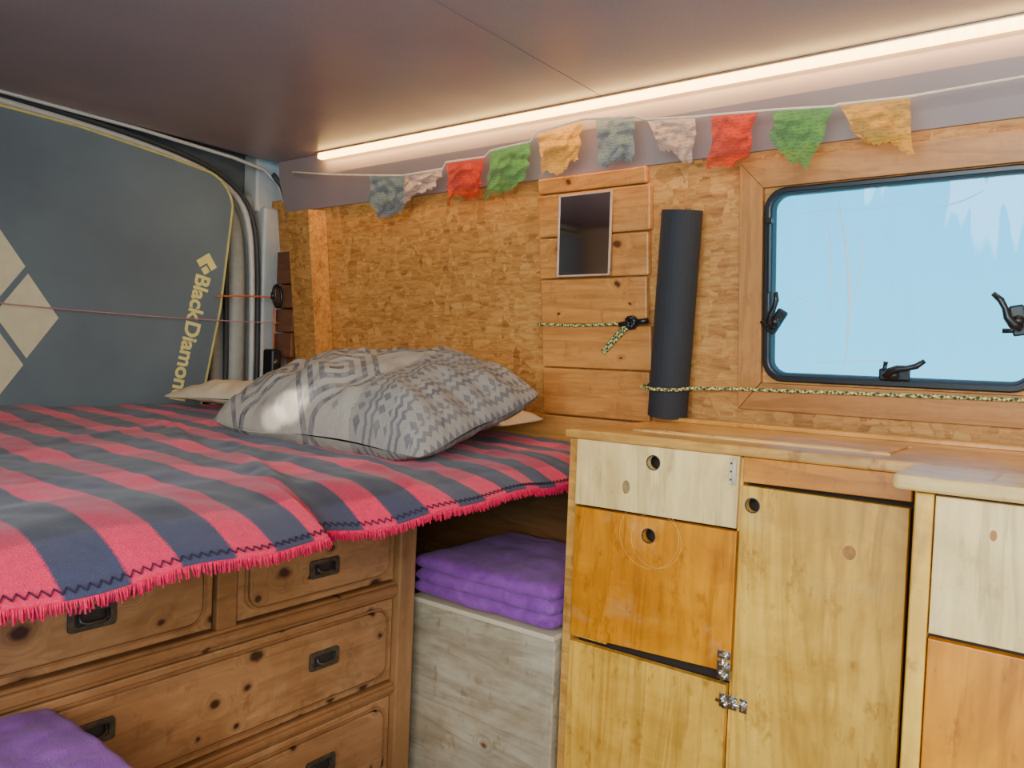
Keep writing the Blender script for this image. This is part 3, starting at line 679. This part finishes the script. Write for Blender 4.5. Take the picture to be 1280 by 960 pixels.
# ------------------------------------------------------------------ kitchen cabinet
kc=empty('kitchen_cabinet',(-.52,1.5,0),'kitchen cabinet with pale, yellow and orange plywood fronts','kitchen cabinet')
cb=B('counter').box(-.838,-.820,1.312,1.72,.02,.970,.001)
cb.mat('interior').box(-.819,-.22,1.345,1.72,.03,.968,0)
cb.mat('ply_yellow').box(-.220,-.205,1.318,1.72,.02,.970,.001).box(-.83,-.21,1.33,1.72,0,.02,0).box(-.493,-.486,1.318,1.346,.03,.968,0)
cb.box(-.819,-.74,1.316,1.346,.579,.589,.001)
cb.obj('body',kc)
def fpanel(name,mat,poly,holes=(),y0=1.306,y1=1.322,knots=(),parent=kc,label=None):
    e=bpy.data.objects.new(name,None); COL.objects.link(e); e.parent=parent
    cx=sum(q[0] for q in poly)/len(poly); zmin=min(q[1] for q in poly); e.location=Vector((cx,y0,zmin))-parent.location
    m=B(mat).ext([poly]+[circ(a,c_,r) for a,c_,r in holes],-y1,-y0,FX,.0015)
    for a,c_,rx,rz,km in knots: m.mat(km).ext([[(a+rx*math.cos(t),c_+rz*math.sin(t)) for t in [k*math.pi/10 for k in range(20)]]],-y0-.0001,-y0+.0002,FX,0)
    m.obj(name+'_front',e)
    for a,c_,r in holes: B('iron').ext([circ(a,c_,r+.0018),circ(a,c_,r)],-y0-.001,-y0+.0006,FX,0).obj('finger_hole_rim',e)
    if label: e['label']=label
    return e
d1=fpanel('flap','ply_light',[(-.818,.843),(-.491,.846),(-.490,.971),(-.818,.971)],[(-.652,.942,.0125)],knots=[(-.706,.890,.008,.013,'knot_grey')],label='pale plywood flap')
d2=fpanel('drawer','ply_orange',[(-.816,.584),(-.489,.596),(-.489,.841),(-.817,.838)],[(-.655,.806,.0125)],label='orange-stained drawer front')
d3=fpanel('door','ply_yellow',[(-.818,.05),(-.495,.05),(-.495,.572),(-.818,.572)],label='yellow varnished door')
d4=fpanel('panel','ply_orange_x',[(-.483,.928),(-.222,.930),(-.222,.971),(-.483,.971)],label='orange-stained strip panel')
d5=fpanel('door','ply_yellow',[(-.483,.05),(-.222,.05),(-.224,.920),(-.484,.922)],[(-.464,.890,.0115)],knots=[(-.306,.838,.010,.0115,'knot')],label='tall yellow varnished door')
B('ply_light').ext([circ(-.655,.806,.0605,40),circ(-.655,.806,.0602,40)],-1.3061,-1.3056,FX,0).ext([circ(-.640,.800,.0505,40),circ(-.640,.800,.0502,40)],-1.3061,-1.3056,FX,0).obj('ring_mark',d2)
hg=B('cream').box(-.506,-.494,1.3015,1.3055,.922,.966,.001).cyl((-.498,1.302,.922),(-.498,1.302,.966),.003)
for z in (.930,.944,.958): hg.mat('iron').cyl((-.502,1.3015,z),(-.502,1.3,z),.0018,n=8)
hg.obj('hinge',d1)
def bolt(cx,cz,horizontal,par):
    T=Matrix.Translation((cx,1.3055,cz))@FX@Matrix.Rotation(0 if horizontal else math.pi/2,4,'Z')
    m=B('chrome').box(-.024,.008,-.012,.012,0,.002,.0006,T).box(.012,.026,-.012,.012,0,.002,.0006,T)
    m.cyl(T@Vector((-.028,0,.006)),T@Vector((.024,0,.006)),.0034)
    for u in (-.018,.002,.018): m.box(u-.003,u+.003,-.0065,.0065,.001,.0105,.0015,T)
    m.cyl(T@Vector((-.008,0,.006)),T@Vector((-.008,0,.018)),.003).cyl(T@Vector((-.008,0,.016)),T@Vector((-.008,0,.021)),.0052)
    m.mat('iron')
    for u in (-.021,.005,.023):
        for w_ in (-.009,.009): m.cyl(T@Vector((u,w_,.002)),T@Vector((u,w_,.003)),.0016,n=8)
    m.obj('latch',par)
bolt(-.500,.606,False,d2); bolt(-.481,.546,True,d5)

wt=empty('worktop',(-.3,1.5,.972),'varnished wooden worktop along the side wall','worktop')
B('counter').ext([[(-.842,1.300),(-.192,1.300),(-.192,1.296),(.55,1.296),(.55,1.742),(-.842,1.742)]],.972,.990,Matrix.Identity(4),.004).obj('board',wt)
B('counter_pale').box(-.74,-.27,1.385,1.392,.990,.9925,.0005).box(-.74,-.27,1.56,1.567,.990,.9925,.0005).mat('counter').box(-.735,-.275,1.395,1.558,.990,.9945,.0015).obj('sink_lid',wt)
B('counter').box(-.842,.55,1.70,1.740,.990,1.000,.002).obj('back_strip',wt)
sc=empty('side_cabinet',(.1,1.4,0),'narrow cabinet with pale door above an orange drawer','cabinet')
sbd=B('ply_yellow').box(-.190,-.168,1.142,1.30,.02,.968,.002).box(-.166,.40,1.165,1.72,.02,.968,0).box(-.190,.42,1.150,1.295,0,.02,0)
sbd.mat('interior').box(-.168,.36,1.160,1.166,.03,.966,0).mat('ply_yellow').box(.36,.42,1.142,1.30,.02,.968,.002)
sbd.obj('body',sc)
fpanel('door','ply_light',[(-.166,.786),(.355,.786),(.355,.966),(-.166,.966)],y0=1.143,y1=1.158,parent=sc,knots=[(-.10,.925,.004,.007,'knot')],label='pale plywood door')
fpanel('drawer','ply_orange',[(-.166,.44),(.355,.44),(.355,.779),(-.166,.779)],y0=1.143,y1=1.158,parent=sc,label='orange-stained drawer front')
sw=empty('side_worktop',(.1,1.2,.972),'pale varnished worktop projecting over the narrow cabinet','worktop')
B('counter_pale').ext([rrect(-.216,1.118,.44,1.292,.012)],.972,.991,Matrix.Identity(4),.004).obj('board',sw)
B('counter').box(-.110,-.103,1.16,1.291,.9905,.9915,.0002).obj('joint_strip',sw)

# ------------------------------------------------------------------ lights, world, camera
W=bpy.data.worlds.new('w'); bpy.context.scene.world=W; W.use_nodes=True; nt=W.node_tree
bg=nt.nodes['Background']; tc=nt.nodes.new('ShaderNodeTexCoord'); sx=nt.nodes.new('ShaderNodeSeparateXYZ'); rp=nt.nodes.new('ShaderNodeValToRGB')
nt.links.new(tc.outputs['Generated'],sx.inputs[0]); nt.links.new(sx.outputs[2],rp.inputs[0]); nt.links.new(rp.outputs[0],bg.inputs[0])
rp.color_ramp.elements[0].position=0; rp.color_ramp.elements[0].color=(.12,.62,.92,1); rp.color_ramp.elements[1].position=.6; rp.color_ramp.elements[1].color=(.05,.44,.92,1)
bg.inputs[1].default_value=2.6
def area(name,loc,target,sx_,sy_,power,col):
    l=bpy.data.lights.new(name,'AREA'); l.shape='RECTANGLE'; l.size=sx_; l.size_y=sy_; l.energy=power; l.color=col
    o=bpy.data.objects.new(name,l); COL.objects.link(o); o.location=loc; o.rotation_euler=(Vector(target)-Vector(loc)).to_track_quat('-Z','Y').to_euler(); return o
area('daylight_door',(.05,-.75,1.40),(-.5,1.3,1.0),1.5,.6,52,(1,.98,.95))
area('fill_cab',(.95,.6,1.2),(-1.2,1.0,1.4),.9,.7,8,(1,.98,.97))  # fill lamp added at the cab end to brighten the interior
area('light_strip_lamp',(-.74,1.650,1.742),(-.74,1.45,1.0),2.6,.015,7.5,(1,.62,.26))
def spot(name,tgt,en,deg):
    s=bpy.data.lights.new(name,'SPOT'); s.energy=en; s.spot_size=math.radians(deg); s.spot_blend=.6; s.shadow_soft_size=.008; s.color=(1,.97,.9)
    so=bpy.data.objects.new(name,s); COL.objects.link(so); so.location=(.3,-.6,1.55); so.rotation_euler=(Vector(tgt)-so.location).to_track_quat('-Z','Y').to_euler()
spot('sun_patch',(-1.50,1.15,.98),750,2.0); spot('sun_patch',(-1.535,1.13,.955),500,1.5); spot('sun_patch',(-1.47,1.17,1.005),450,1.3)
cd=bpy.data.cameras.new('camera'); co=bpy.data.objects.new('camera',cd); COL.objects.link(co); bpy.context.scene.camera=co
cd.sensor_width=36; cd.lens=36*980/1280; cd.clip_start=.02
yaw,pit,rol=math.radians(37),math.radians(-1.75),math.radians(2.3)
fw=Vector((-math.sin(yaw)*math.cos(pit),math.cos(yaw)*math.cos(pit),math.sin(pit))); rt=Vector((math.cos(yaw),math.sin(yaw),0)); up=rt.cross(fw)
r2=rt*math.cos(rol)+up*math.sin(rol); u2=up*math.cos(rol)-rt*math.sin(rol)
R3=Matrix((r2,u2,-fw)).transposed(); co.matrix_world=Matrix.Translation((0,0,1.12))@R3.to_4x4()
